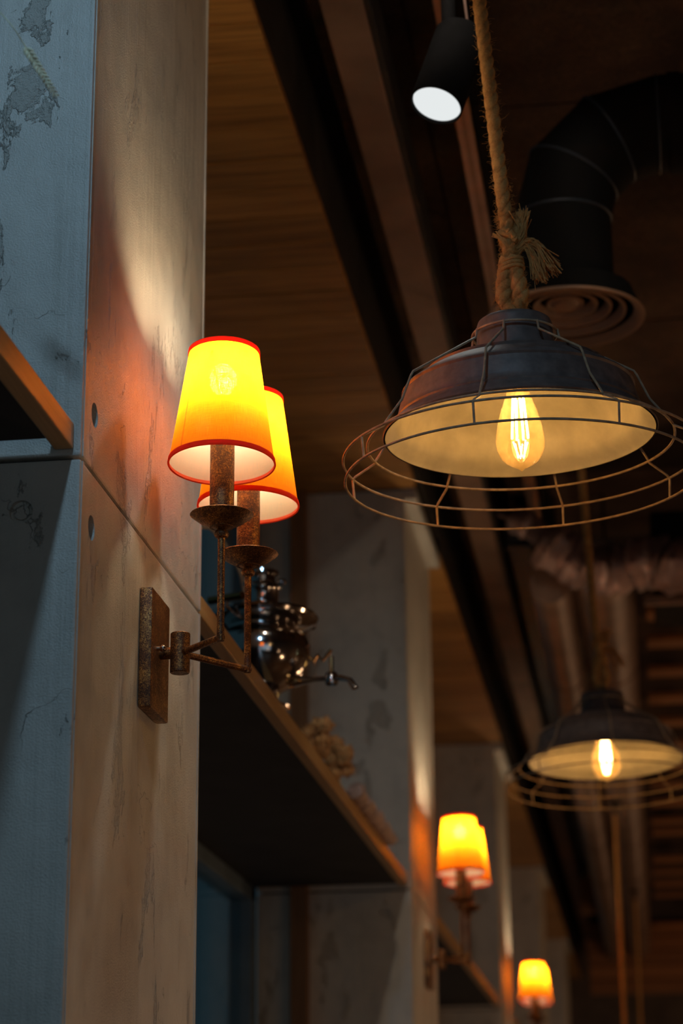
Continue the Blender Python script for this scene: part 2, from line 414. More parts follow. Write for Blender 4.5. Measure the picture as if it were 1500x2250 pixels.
# pillars
names = ['rough grey concrete pillar carrying the twin sconce with two large glowing shades', 'rough concrete pillar at the end of the shelf with the samovar',
         'narrow concrete pillar behind the second sconce', 'dim concrete pillar beyond the third sconce', 'farthest dim concrete pillar near the end wall']
for i in range(5):
    ya = Y0+T*i; yb = ya+PW
    root = struct(thing('pillar', '', 'pillar', (XP, ya, 0)), names[i], 'pillar')
    def P(x, y_, z): return (x-XP, y_-ya, z)
    MB().box(P(XW+.012, ya+.012, 0), P(XP-.012, yb-.012, ZS-.001)).build('core', 'dark_paint', root, smooth=False)
    for nm, z0, z1 in (('concrete_panel', 0, GZ-.0022), ('concrete_panel', GZ+.0022, ZS-.0005)):
        o = MB().box(P(XW+.001, ya, z0), P(XP, yb, z1)).build(nm, 'concrete', root, smooth=False, bevel=.003)
        cuts = []
        zz = GZ-.066 if z0 == 0 else GZ+.070
        for yy, rr in ((ya+.055, .0145),):
            cm = MB().tube([P(XP-.045, yy, zz), P(XP+.02, yy, zz)], rr, 28); cuts.append(cm.build('cut', 'dark_paint', root))
        if z0 == 0:
            cm = MB().tube([P(XP-.066, ya-.02, GZ-.061), P(XP-.066, ya+.007, GZ-.061)], .0135, 28); cuts.append(cm.build('cut', 'dark_paint', root))
        boolean_cut(o, cuts)
    # raised corner beads along the two arrises of the room face
    for yy in (ya+.006, yb-.012):
        for za, zb in ((0, GZ-.003), (GZ+.003, ZS-.001)):
            MB().box(P(XP-.002, yy, za), P(XP+.0012, yy+.006, zb)).build('corner_bead', 'concrete', root, smooth=False)
    MB().tube([P(XP-.066, ya+.0065, GZ-.061), P(XP-.066, ya+.0025, GZ-.061)], .0085, 24).build('plug', 'concrete', root)
    tag(MB().box(P(XP, ya, ZS-.030), P(XE, yb, ZS)).build('capital_plate', 'pale_plaster', root, smooth=False), 'pale plaster strip between pillar head and soffit')

# soffit planks, bay by bay
for b in range(-1, 5):
    ya = Y0+T*b+PW; yb = Y0+T*(b+1)
    base = thing('soffit', '', 'soffit', (XE, ya, ZS))
    struct(base, ['warm wooden plank soffit over the nearest shelf', 'warm brown wooden plank soffit between the first and second concrete pillars', 'wooden plank soffit between the second and third pillars',
                  'wooden plank soffit between the third and fourth pillars', 'wooden plank soffit between the fourth and fifth pillars', 'wooden plank soffit beyond the fifth pillar'][b+1], 'soffit')
    MB().box((XW-.1-XE, 0, .02), (0, yb-ya, .06)).build('backing_board', 'dark_paint', base, smooth=False)
    n = 22; w = (yb-ya)/n
    me = None
    for k in range(n):
        if me is None:
            o = MB().box((XW-.1-XE, .0015, 0), (0, w-.0015, .02)).build('plank', 'soffit_wood', base, smooth=False, bevel=.0022); me = o.data
        else:
            o = bpy.data.objects.new('plank', me); COL.objects.link(o); o.parent = base
        o.location = (0, k*w, random.uniform(-.0012, .0012))
# fascia closing the soffit up to the ceiling, and the soffit strip above pillars
struct(MB().box((XE-.012, -2.9, ZS+.06), (XE-.0005, 18.2, ZC+.01)).build('trim_fascia', 'dark_paint', smooth=False), 'black fascia board rising from the wooden soffit to the ceiling', 'trim')
struct(MB().box((XW-.1, -2.9, ZS+.062), (XE-.013, 18.2, ZS+.075)).build('slab', 'dark_paint', smooth=False), 'dark slab above the wooden soffit', 'slab')

# steel beam along the room
bmroot = struct(thing('beam', '', 'beam', (-.448, 0, 3.53)), 'long brown painted steel beam running beside the wooden soffit', 'beam')
for k in range(5):
    MB().box((-.039, -3+k*4.2, 0), (.038, -3+k*4.2+4.196, .08)).build('beam_segment', 'beam_paint', bmroot, smooth=False, bevel=.004)
MB().box((-.024, -3, .08), (.024, 18.1, ZC-3.53-.001)).build('web', 'dark_paint', bmroot, smooth=False)
MB().box((.038, -3, .002), (.050, 18.1, .082)).build('dark_side_face', 'dark_paint', bmroot, smooth=False)  # dark strip added as the beam's room side face

# windows of the outer wall, one per bay
for b in range(-1, 5):
    ya = Y0+T*b+PW; yb = Y0+T*(b+1)
    ya = max(ya, -3.0)
    root = struct(thing('window_%d' % (b+2), '', 'window', (XW, ya, 0)), 'tall dark framed window ' + ['beside the nearest shelf', 'under and behind the samovar shelf', 'between the second and third pillars', 'between the third and fourth pillars', 'between the fourth and fifth pillars', 'beyond the fifth pillar'][b+1], 'window')
    L = yb-ya
    for a, c in (((-.06, 0, .85), (0, L, .92)), ((-.06, 0, ZS-.07), (0, L, ZS)), ((-.06, 0, 2.285), (0, L, 2.345)),
                 ((-.06, .0, .92), (0, .07, ZS-.07)), ((-.06, L-.07, .92), (0, L, ZS-.07)), ((-.06, L*.5-.03, .92), (0, L*.5+.03, ZS-.07))):
        MB().box(a, c).build('window_frame', 'window_frame', root, smooth=False, bevel=.004)
    for y1, y2 in ((.07, L*.5-.03), (L*.5+.03, L-.07)):
        for z1, z2 in ((.92, 2.285), (2.345, ZS-.07)):
            MB().box((-.034, y1, z1), (-.028, y2, z2)).build('pane', 'pane_glass', root, smooth=False)

# wooden posts standing against each pillar's camera side
for i in range(1, 5):
    ya = Y0+T*i
    struct(MB().box((0, -.035, 0), (.045, -.0005, ZS-.002)).build('trim_%d' % i, 'post_wood', smooth=False, bevel=.002, loc=(-.907, ya, 0)),
           'brown wooden post against the ' + ['', 'second', 'third', 'fourth', 'fifth'][i] + ' concrete pillar', 'trim')

# shelves
for b in range(-1, 4):
    ya = Y0+T*b+PW; yb = Y0+T*(b+1)
    ya = max(ya, -1.14)
    s = thing('shelf', ['wooden shelf with glowing orange edge ending at the nearest pillar', 'long dark shelf with wooden front edge carrying the samovar', 'shelf between the second and third pillars',
              'shelf between the third and fourth pillars', 'shelf between the fourth and fifth pillars'][b+1], 'shelf', (XP-.008, ya, 2.322))
    MB().box((XW-XP+.008+.001, .001, .0), (-.022, yb-ya-.037, .027)).build('board', 'shelf_underside', s, smooth=False)
    tag(MB().box((-.022, .001, -.001), (0, yb-ya-.002, .029)).build('front_edge', 'shelf_wood', s, smooth=False, bevel=.002), 'warm wooden front edge')

# ------------------------------------------------------------------ wall sconce
def cup_profile():
    return [(.0045, -.019), (.010, -.0165), (.018, -.0135), (.027, -.0090), (.0345, -.0035), (.039, 0.0), (.0385, .0008), (.034, -.0025), (.027, -.0075), (.018, -.0120), (.004, -.0150)]
def make_sconce():
    root = thing('wall_sconce', '', 'wall lamp', (XP, 2.533, 2.170))
    MB().box((.0003, -.050, -.0755), (.0165, .050, .0755)).build('backplate', 'aged_bronze', root, bevel=.0032)
    hx, hy = .043, -.008
    MB().tube([(.016, 0, .002), (.036, -.004, .002)], .0075, 16).build('bracket', 'aged_bronze', root)
    for (yy, zz) in ((-.020, .004), (-.002, .0045)):
        m = MB(); m.tube([(.016, yy, zz), (.0215, yy, zz)], .0030, 12)
        m.lathe([(.0001, .0046), (.0026, .0039), (.0042, .0020), (.0046, 0), (.0042, -.0020), (.0026, -.0039), (.0001, -.0046)], 16, (.024, yy, zz))
        tag(m.build('cap_nut', 'screw_metal', root), 'shiny domed nut')
    MB().lathe([(.0112, -.0255), (.0122, -.0245), (.0122, .0245), (.0112, .0255)], 32, (hx, hy, 0), True, True).build('hub', 'aged_bronze', root)
    for (ax, ay, zt, tilt, ta) in ((.108, -.080, .131, 3.4, PI*.5), (.1115, .079, .129, 1.6, PI*.5)):
        el = Vector((ax, ay, -.002)); st = Vector((hx, hy, 0)); dr = (el-st).normalized()
        pts = [st+dr*.009, el-dr*.003, el+Vector((0, 0, .0025)), el+Vector((0, 0, .03)), Vector((ax, ay, zt))]
        arm = MB().tube([pts[0], el+dr*.0035], .0044, 14).tube([el+Vector((0, 0, -.004)), pts[-1]], .0046, 14).build('arm', 'aged_bronze', root)
        MB().lathe([(.0045, -.006), (.0078, -.0045), (.0092, -.001), (.0078, .003), (.0055, .005)], 24, (ax, ay, zt-.002), True, True).build('collar', 'aged_bronze', arm)
        MB().lathe(cup_profile(), 56, (ax, ay, zt+.022)).build('drip_pan', 'aged_bronze', root)
        tube = MB().lathe([(.0150, .006), (.0150, .174), (.0142, .175), (.004, .175)], 40, (ax, ay, zt), True).build('candle_sleeve', 'aged_bronze', root)
        bl = MB().lathe([(.009, -.014), (.0140, -.009), (.0175, 0), (.0165, .011), (.011, .020), (.004, .025), (.0002, .026)], 20, (ax, ay, zt+.196)).build('bulb', 'sconce_bulb_glow', tube)
        # shade, leaning very slightly away
        sh = MB(); pr = []; zb, ztp = .086, .240
        for j in range(13):
            t = j/12; pr.append((.0655+(.0435-.0655)*t, zb+(ztp-zb)*t-.147))
        sh.lathe(pr, 96)
        so = sh.build('lamp_shade', 'orange_linen', root, loc=(ax, ay, zt+.147))
        rb = MB(); 
        for rr, z in ((.0655, zb-.147), (.0435, ztp-.147)):
            hb = .0058
            rb = MB().lathe([(rr+.0009, z-.0006), (rr+.0014, z+.0005), (rr+.0013-(.0007 if rr > .05 else -.0008), z+hb if rr > .05 else z-hb), (rr-.0004, z+hb if rr > .05 else z-hb), (rr-.0011, z+.0002), (rr-.0002, z-.0012), (rr+.0009, z-.0006)], 96)
            tag(rb.build('binding', 'red_binding', so), 'red cloth binding')
        # spider holding the shade at the bulb holder
        sp = MB()
        for q in range(3):
            a = q*2*PI/3+.4; sp.tube([(.014*math.cos(a), .014*math.sin(a), .024), (.0445*math.cos(a), .0445*math.sin(a), .072)], .0008, 6)
        sp.ring(.0150, .0009, .024, seg=32, k=6)
        sp.build('spider', 'screw_metal', so)
        so.rotation_euler = (math.radians(-tilt), 0, 0)
    return root
sc0 = make_sconce()
G = 'twin shade wall sconces on the concrete pillars'
sc0['group'] = G
tag(sc0, 'bronze twin arm sconce with two orange fabric shades on the nearest rough concrete pillar')
for i, lb in ((1, 'bronze twin sconce with orange shades on the pillar ending the samovar shelf'), (2, 'small far sconce with orange shade low beside the hanging ropes'),
              (3, 'distant twin sconce on the fourth pillar')):
    if i == 3: continue
    c = dup(sc0); c.location = (XP, 2.533+T*i+(.18 if i == 2 else 0), 2.170); c['label'] = lb
    if i == 1: [q for q in c.children if q.name.startswith('lamp_shade')][0].rotation_euler[2] = .62

# ------------------------------------------------------------------ rope
def strand_pts(path, off, pitch, ph, n):
    pts = []; P = [Vector(p) for p in path]
    L = [0]
    for i in range(len(P)-1): L.append(L[-1]+(P[i+1]-P[i]).length)
    tot = L[-1]
    for i in range(n+1):
        s = tot*i/n; j = 0
        while j < len(P)-2 and L[j+1] < s: j += 1
        t = (s-L[j])/max(1e-9, L[j+1]-L[j]); p = P[j].lerp(P[j+1], t); d = (P[j+1]-P[j]).normalized()
        a = d.orthogonal().normalized() if abs(d.z) < .95 else (Vector((1, 0, 0))-d*d.x).normalized()
        b = d.cross(a); w = 2*PI*s/pitch+ph
        pts.append(p+(a*math.cos(w)+b*math.sin(w))*off)
    return pts
def smooth_path(pts, n=8):
    P = [Vector(p) for p in pts]; out = []
    for i in range(len(P)-1):
        p0, p1, p2, p3 = P[max(i-1, 0)], P[i], P[i+1], P[min(i+2, len(P)-1)]
        for k in range(n):
            t = k/n; out.append(.5*((2*p1)+(-p0+p2)*t+(2*p0-5*p1+4*p2-p3)*t*t+(-p0+3*p1-3*p2+p3)*t**3))
    out.append(P[-1]); return out
def rope_on(mb, path, r=.0098, pitch=.05, per=.004):
    L = sum((Vector(path[i+1])-Vector(path[i])).length for i in range(len(path)-1)); n = max(8, int(L/per))
    for k in range(3):
        mb.tube(strand_pts(path, r*.40, pitch, k*2*PI/3, n), r*.60, 10)
def hair(mb, p, d, L, r=.00016, curl=.5):
    pts = [Vector(p)]; d = Vector(d).normalized()
    for k in range(4):
        d = (d+Vector((random.gauss(0, curl), random.gauss(0, curl), random.gauss(0, curl)))*.6).normalized(); pts.append(pts[-1]+d*L/4)
    mb.tube(pts, [r, r, r*.9, r*.8, r*.5], 3, caps=False)

# ------------------------------------------------------------------ cage pendant
def make_pendant(detail=True):
    """origin at the middle of the shade's opening"""
    root = thing('pendant_lamp', '', 'pendant lamp')
    prof = [(.1755, -.0008), (.1768, .0010), (.1742, .0040), (.1680, .0100), (.1620, .0155), (.1596, .0180), (.1604, .0205), (.1576, .0230), (.1560, .0300), (.1520, .0450), (.1488, .0550),
            (.1506, .0580), (.1485, .0610), (.1380, .0680), (.1240, .0775), (.1190, .0800), (.1206, .0830), (.1160, .0850), (.0950, .0925), (.0750, .0990), (.0600, .1035), (.0530, .1055)]
    MB().lathe(prof, 128).build('shade', 'pendant_metal', root)
    inn = [(r-.0022, z+.0000 if i == 0 else z-.0018) for i, (r, z) in enumerate(prof)]
    smi = [inn[0], (.1700, .0050), (.1600, .0130), (.1545, .022), (.1510, .038), (.1460, .055), (.1360, .0650), (.1180, .0760), (.0950, .0890), (.0700, .098), (.0300, .1030), (.0001, .1035)]
    tag(MB().lathe(smi[::-1], 128).build('shade_lining', 'enamel', root), 'cream enamel inside of the shade')
    MB().lathe([(.0540, .1040), (.0535, .1080), (.0510, .1120), (.0490, .1500), (.0475, .1540), (.0440, .1565), (.0250, .1585), (.0001, .1590)], 72).build('cap', 'pendant_metal', root)
    MB().lathe([(.0001, .1600), (.006, .1600), (.0068, .158), (.0068, .156)], 24).build('rope_grommet', 'grommet', root)
    wr = .0016
    RA, ZA, RB, ZB, RC, ZC_ = .1965, -.0115, .2280, -.031, .2260, -.0590
    for R_, z in ((.0555, .1365), (RA, ZA), (RB, ZB), (RC, ZC_)):
        MB().ring(R_, wr*1.05, z, seg=144, k=8).build('cage_ring', 'cage_wire', root)
    sp = None
    for k in range(8):
        a0 = math.radians(-90-11+45*k)            # -90 deg points at the camera
        if sp is None:
            pr = [(.0565, .1375), (.0590, .1250), (.0700, .1180), (.1525, .0650), (.1560, .0590), (.1700, .0250), (RA-.002, -.0085), (RA+.001, -.0140), (RB-.004, ZB+.0030), (RB, ZB-.001), (RC, ZC_)]
            sp = MB().tube([(r, 0, z) for r, z in pr], wr, 8).build('cage_spoke', 'cage_wire', root); o = sp
        else:
            o = sp.copy(); COL.objects.link(o); o.parent = root
        o.rotation_euler = (0, 0, a0)
    # bulb
    hold = MB().lathe([(.0165, .1030), (.0165, .085), (.0150, .080), (.0135, .078), (.0135, .066), (.002, .066)], 32).build('bulb_holder', 'black_steel', root)
    gp = [(.0130, .068), (.0145, .058), (.0185, .046), (.0235, .032), (.0280, .016), (.0308, .000), (.0316, -.010), (.0305, -.020), (.0265, -.030), (.0200, -.0375), (.0110, -.0430), (.0040, -.0462), (.0012, -.0490), (.0001, -.0500)]
    bulb = MB().lathe(gp[::-1], 64).build('bulb', 'amber_glass', root)
    fl = MB()
    for k in range(8):
        a = k*PI/4+.3
        fl.tube([(.0072*math.cos(a), .0072*math.sin(a), .050), (.0112*math.cos(a+.15), .0112*math.sin(a+.15), -.004)], .0013, 6)
    for k in range(6):
        a = k*PI/3+.3; b = a+PI/6
        fl.tube([(.0095*math.cos(a), .0095*math.sin(a), -.010), (.0040*math.cos(b), .0040*math.sin(b), -.031)], .0009, 6)
    tag(fl.build('filament', 'filament_glow', bulb), 'glowing wire filament')
    MB().tube([(0, 0, .066), (0, 0, .002), (0, 0, -.016)], [.0035, .0024, .0010], 10).build('stem', 'amber_glass', bulb)
    return root
def add_rope(root, top, detail=True, seed=1, fuzz=900):
    """rope, loop knot and frayed ends above the cap; TOP in the lamp's own space"""
    random.seed(seed)
    z0 = .160
    # loop: a doubled rope bight sitting on the cap
    rp = MB(); per = .004 if detail else .010
    bight = smooth_path([(-.004, 0, z0+.085), (-.008, -.002, z0+.062), (-.0115, .000, z0+.042), (-.0100, .003, z0+.022), (.000, .002, z0+.013), (.0090, -.002, z0+.022), (.0095, -.005, z0+.042), (.0050, -.003, z0+.062), (.002, 0, z0+.085)], 6)
    rope_on(rp, bight, .0118, .045, per)
    main = smooth_path([(-.001, .001, z0+.050), (-.001, 0, z0+.10), (-.003, 0, z0+.14), (-.008, 0, z0+.20), (top[0]*.5-.004, top[1]*.5, (z0+.2+top[2])*.5), top], 6)
    rope_on(rp, main, .0100, .055, per)
    back = smooth_path([(.006, .004, z0+.06), (.003, .008, z0+.085), (-.006, .006, z0+.108), (-.010, -.005, z0+.120), (.000, -.010, z0+.118), (.008, -.004, z0+.110), (.010, .002, z0+.125), (.016, .003, z0+.150)], 6)
    rope_on(rp, back, .0075, .04, per)
    rope = rp.build('rope', 'jute', root)
    wr = MB()
    for q in range(3):
        zz = z0+.068+q*.0055
        wr.tube([((.0155-.0006*q)*math.cos(2*PI*i/28), (.0130)*math.sin(2*PI*i/28)-.001, zz+.0035*math.cos(2*PI*i/28+.5)) for i in range(28)], .0030, 8, closed=True)
    tag(wr.build('binding_twine', 'jute', rope), 'twine wrapped round the rope knot')
    # frayed tassels
    fr = MB(); n1 = 110 if detail else 26
    def tassel(p0, mid, end, spread, n, rad=.0007):
        for _ in range(n):
            j = lambda s: Vector((random.gauss(0, s), random.gauss(0, s), random.gauss(0, s)))
            P = smooth_path([Vector(p0)+j(.0018), Vector(mid)+j(spread*.45), Vector(end)+j(spread)], 4)
            fr.tube(P, rad*random.uniform(.6, 1.3), 4)
    tassel((.004, 0, z0+.092), (.030, -.004, z0+.104), (.052, -.004, z0+.066), .0062, n1)
    tassel((.006, 0, z0+.090), (.024, -.004, z0+.098), (.038, -.006, z0+.050), .0050, n1//2)
    tassel((.006, 0, z0+.100), (.018, -.002, z0+.118), (.020, -.002, z0+.146), .0050, n1)
    tassel((-.004, 0, z0+.085), (-.006, -.010, z0+.105), (-.019, -.008, z0+.118), .0022, n1//5)
    tag(fr.build('frayed_end', 'jute', rope), 'frayed rope ends fanning out')
    if fuzz:
        fz = MB()
        for _ in range(fuzz):
            i = random.randrange(len(main)-1); p = Vector(main[i]).lerp(Vector(main[i+1]), random.random())
            a = random.uniform(0, 2*PI); d = Vector((math.cos(a), math.sin(a), random.uniform(-.6, .6)))
            hair(fz, p+Vector((math.cos(a), math.sin(a), 0))*.0088, d, random.uniform(.004, .012) * (1.8 if random.random() < .08 else 1), curl=.8)
        for _ in range(fuzz//2):
            i = random.randrange(len(bight)-1); p = Vector(bight[i]).lerp(Vector(bight[i+1]), random.random())
            a = random.uniform(0, 2*PI); d = Vector((math.cos(a), math.sin(a), random.uniform(-.6, .6)))
            hair(fz, p+d.normalized()*.0095, d, random.uniform(.003, .009))
        tag(fz.build('fuzz', 'jute', rope), kind='stuff')
G = 'cage pendant lamps hung on jute ropes'
p1 = make_pendant()
PP = [at(1142, 955, 2.76), at(1331, 1671, 4.86)]
p1.location = PP[0]
p2 = dup(p1); p3 = dup(p1); p4 = dup(p1)
add_rope(p1, (-.062, 0, 3.70-PP[0].z), True, 3, 2600)
p1.rotation_euler = (math.radians(2.0), math.radians(-.8), 0)
p1.rotation_euler[0] = math.radians(1.3)
tag(p1, 'large wire cage pendant lamp with cream inside, hung on the knotted jute rope', group=G)
p2.location = PP[1]; add_rope(p2, (-.03, 0, 3.70-PP[1].z), False, 5, 0); p2.rotation_euler = (math.radians(-2.8), 0, math.radians(17))
tag(p2, 'second wire cage pendant lamp with ribbed dark dome hanging before the wooden slats', group=G)
p3.location = (-.112, 9.5, 1.86); add_rope(p3, (-.004, 0, 3.200-1.86), False, 8, 0)
tag(p3, 'third pendant lamp whose jute rope hangs below the second cage', group=G)
p4.location = (-.062, 12.2, 1.80); add_rope(p4, (0, 0, 3.200-1.80), False, 9, 0)
tag(p4, 'fourth pendant lamp whose thin rope hangs beyond the third rope', group=G)
random.seed(11)
# ceiling hooks
for p, top in ((p1, (-.062, 0, 3.70-PP[0].z)), (p2, (-.03, 0, 3.70-PP[1].z)), (p3, (-.004, 0, 3.200-1.86)), (p4, (0, 0, 3.200-1.80))):
    t = Vector(top)
    m = MB().tube([t+Vector((0, 0, -.01)), t+Vector((0, 0, .045))], .004, 10); m.lathe([(.0001, .045), (.03, .045), (.03, .052)], 24, tuple(t))
    m.build('ceiling_hook', 'black_steel', p)

# ------------------------------------------------------------------ track spotlight
ax = Vector(R @ np.array([-.29, -.82, .50])).normalized()
disc = at(959, 229, 3.2); Q = ax.to_track_quat('-Z', 'Y')
spt = thing('track_spotlight', 'black cylindrical spotlight with bright white lens tilted down from the ceiling track', 'spotlight', disc)
spt.rotation_mode = 'QUATERNION'; spt.rotation_quaternion = Q
MB().lathe([(.0375, -.003), (.0400, -.003), (.0410, .138), (.039, .143), (.031, .147), (.0001, .147)], 64).build('housing', 'black_steel', spt)
MB().lathe([(.0375, -.003), (.0368, .004)], 64).build('rim', 'black_steel', spt)
tag(MB().lathe([(.0001, .002), (.0370, .002)], 64).build('lens', 'spot_disc', spt), 'glowing white lens')
q = Q.inverted()
up = q @ Vector((0, 0, 1)); topc = Vector((0, 0, .060))
zt = 3.665-disc.z
a0 = Vector((0, 0, .075)); w0 = Q @ a0
bend = Vector((-.292, disc.y+w0.y+.03, 3.668))
loc = lambda wv: q @ (Vector(wv)-disc)
MB().tube([Q.inverted() @ (w0+Vector((-.000, 0, 0))), Q.inverted() @ (w0+Vector((0, .0, .13))), loc((bend.x, bend.y, 3.60)), loc((bend.x, bend.y, 3.6635))], .011, 14).build('yoke', 'black_steel', spt)
MB().tube([loc(disc+w0+Vector((.028, 0, .080))), loc(disc+w0+Vector((.020, 0, .17))), loc((bend.x+.013, bend.y, 3.6635))], .0022, 8).build('cable', 'track_metal', spt)
sl = lamp('spot_light', 'SPOT', (0, 0, -.012), 9, (.92, .97, .93), spot_size=1.1, spot_blend=.75, shadow_soft_size=.03); sl.parent = spt
# track along the ceiling
xt = bend.x
tr = thing('lighting_track', 'brown metal lighting track running along the ceiling behind the first rope', 'lighting track', (xt, 0, 3.665))
MB().box((-.018, .4, .004), (.018, 15.5, .034)).build('rail', 'track_metal', tr, smooth=False, bevel=.002)
MB().box((-.004, .4, .001), (.004, 15.5, .006)).build('conductor', 'duct_metal', tr, smooth=False)
MB().box((.018, .4, .0), (.045, 15.5, ZC-3.665-.001)).build('mounting_strip', 'black_steel', tr, smooth=False)

# ------------------------------------------------------------------ air diffuser and duct elbow
dc = at(1243, 703, 4.0)
df = thing('air_diffuser', 'round ceiling air diffuser of concentric rings under the black duct', 'air diffuser', dc)
rad = .146
for k, (r1, h) in enumerate(((rad, 0), (.112, .012), (.086, .020), (.060, .026), (.034, .030))):
    w = .020 if k == 0 else .012
    MB().lathe([(r1-w, h+.012), (r1-w*.4, h+.001), (r1, h), (r1+.001, h+.004), (r1-w*.5, h+.010), (r1-w, h+.016)], 72).build('ring', 'diffuser_paint', df)
MB().lathe([(.0001, .024), (.02, .026), (.028, .034), (.0001, .04)], 40).build('cone', 'diffuser_paint', df)
MB().lathe([(rad-.004, .006), (rad-.02, .05), (.095, .062), (.0001, .062)], 56).build('plenum', 'duct_black', df)
el = thing('air_duct', 'black round duct elbow bending over the air diffuser', 'duct', dc+Vector((0, 0, .062)))
r = .093; cz = .140; RR = .19
ring_pts = [((0, 0, 0), 0)]
def ring_at(p, ang):            # ring whose plane is turned by ANG about the y axis
    return [(p[0]+r*math.cos(q)*math.cos(ang), r*math.sin(q), p[2]-r*math.cos(q)*math.sin(ang)) for q in [2*PI*i/40 for i in range(40)]]
mit = [((0, 0, 0), 0)]+[((RR-RR*math.cos(a)/1.0, 0, cz+RR*math.sin(a)), a) for a in (0, PI/6, PI/3, PI/2)]+[((RR+1.6, 0, cz+RR), PI/2)]
for k in range(len(mit)-1):
    A, B = ring_at(*mit[k]), ring_at(*mit[k+1]); m = MB()
    m.add(A+B, [(i, (i+1) % 40, 40+(i+1) % 40, 40+i) for i in range(40)])
    o = m.build('duct_segment', 'duct_black', el)
    if 0 < k: MB().tube([ring_at(mit[k][0], mit[k][1])[i] for i in range(40)], .0028, 6, closed=True).build('seam', 'tray_metal', o)
MB().tube([(RR+.02, 0, cz+RR), (RR+.045, 0, cz+RR)], r+.004, 40).build('clamp', 'duct_black', el)

# ------------------------------------------------------------------ ducts and tray farther back
def duct(label, x, z, r, ya, yb, seglen=1.1, mat='duct_metal'):
    d = thing('air_duct', label, 'duct', (x, ya, z)); n = max(1, int((yb-ya)/seglen)); L = (yb-ya)/n
    for k in range(n):
        MB().tube([(0, k*L, 0), (0, (k+1)*L-.004, 0)], r, 40).build('duct_segment', mat, d)
        MB().tube([(0, (k+1)*L-.02, 0), (0, (k+1)*L+.002, 0)], r+.004, 40).build('clamp', mat, d)
    for k in range(0, n, 2):
        MB().box((-.004, (k+.5)*L-.01, r-.002), (.004, (k+.5)*L+.01, ZC-z-.001)).build('hanger', 'black_steel', d, smooth=False)
    return d
duct('slim brown round duct running along the room above the second pendant', -.235, 3.30, .060, 6.16, 16.5)
duct('broad brown round duct running beside the slim one toward the end wall', -.075, 3.34, .088, 6.16, 16.5)
tr2 = thing('cable_tray', 'dark blue cable tray under the ceiling between the beam and the ducts', 'cable tray', (-.345, 6.6, 3.56))
MB().box((-.035, 0, 0), (.035, 9.8, .012)).build('tray_bottom', 'tray_metal', tr2, smooth=False)
for s_ in (-1, 1): MB().box((s_*.035-.003, 0, 0), (s_*.035+.003, 9.8, .06)).build('tray_side', 'tray_metal', tr2, smooth=False)
for k in range(8): MB().box((-.003, .4+k*1.25, .012), (.003, .42+k*1.25, ZC-3.56-.001)).build('hanger', 'black_steel', tr2, smooth=False)
MB().box((-.044, .0, -.004), (.044, .03, .07)).build('end_plate', 'tray_metal', tr2, smooth=False)
# crumpled flexible duct crossing over
fx = MB(); pts = smooth_path([(-.40, 6.55, 3.66), (-.30, 6.50, 3.58), (-.20, 6.50, 3.49), (-.08, 6.52, 3.44), (.08, 6.5, 3.455), (.22, 6.5, 3.43), (.9, 6.5, 3.44), (1.8, 6.5, 3.45)], 10)
rr = []
for i, p in enumerate(pts):
    t = i/len(pts); rr.append((.012 if t < .06 else .035 if t < .2 else .070 if t < .55 else .075)*(1+.10*math.sin(i*2.3)+random.uniform(-.08, .08)))
pts = [Vector((p.x*.93, p.y-.45, 1.5+(p.z-1.5)*.93)) for p in pts]
fx.tube(pts, rr, 22)
vs = []
for v in fx.v:
    n_ = math.sin(v[0]*61+v[2]*47)*math.cos(v[1]*53-v[2]*29)
    vs.append((v[0]+.006*n_, v[1]+.006*math.sin(v[2]*70), v[2]+.009*n_))
fx.v = vs
fd = thing('flexible_duct', 'crumpled foil flexible duct crossing under the ceiling above the second pendant', 'duct')
fx.build('foil_sleeve', 'foil', fd)
for xx in (.30, 1.2): MB().box((xx, 6.04, 3.37), (xx+.012, 6.06, ZC-.001)).build('hanger', 'black_steel', fd, smooth=False)
# black air handling box at the upper right behind the pendant
bx = thing('ventilation_box', 'black ventilation box hanging under the ceiling before the wooden slats', 'ventilation box', (.04, 6.20, 3.10))
MB().box((.03, 0, .14), (1.9, .30, .42)).build('casing', 'duct_black', bx, smooth=False, bevel=.006)
MB().box((.0, -.03, .125), (1.93, -.001, .15)).build('flange', 'duct_metal', bx, smooth=False, bevel=.002)
for xx in (.2, 1.6): MB().box((xx, .13, .42), (xx+.02, .15, ZC-3.10-.001)).build('hanger', 'black_steel', bx, smooth=False)

# wooden slat canopy
def ydepth(py, z, px=1470):
    d = ray(px, py); t = (z-1.5)/d.z; return t*d.y
cn = thing('slat_canopy', 'canopy of wooden slats hung crosswise under the ceiling behind the second pendant', 'slat canopy', (.05, 7.1, 3.46))
rows = [1338, 1405, 1473, 1531, 1585, 1633, 1680, 1722, 1762, 1804, 1828, 1888, 1916, 1942, 1966, 2034, 2052, 2078, 2100]
ys = [max(7.12, ydepth(p, 3.46)) for p in rows]
print('SLATS', [round(q, 2) for q in ys])
me = None
for yy in ys:
    if me is None:
        o = MB().box((0, 0, 0), (2.4, .115, .020)).build('slat', 'slat_wood', cn, smooth=False, bevel=.002); me = o.data
    else:
        o = bpy.data.objects.new('slat', me); COL.objects.link(o); o.parent = cn
    o.location = (0, yy-7.1, random.uniform(-.003, .003))
for xx in (.35, 1.9):
    MB().box((xx, .03, .0235), (xx+.04, ys[-1]-7.0, .062)).build('carrier_rail', 'duct_black', cn, smooth=False)
    for k in range(4): MB().box((xx+.015, .6+k*2.2, .062), (xx+.025, .61+k*2.2, ZC-3.46-.001)).build('hanger', 'black_steel', cn, smooth=False)
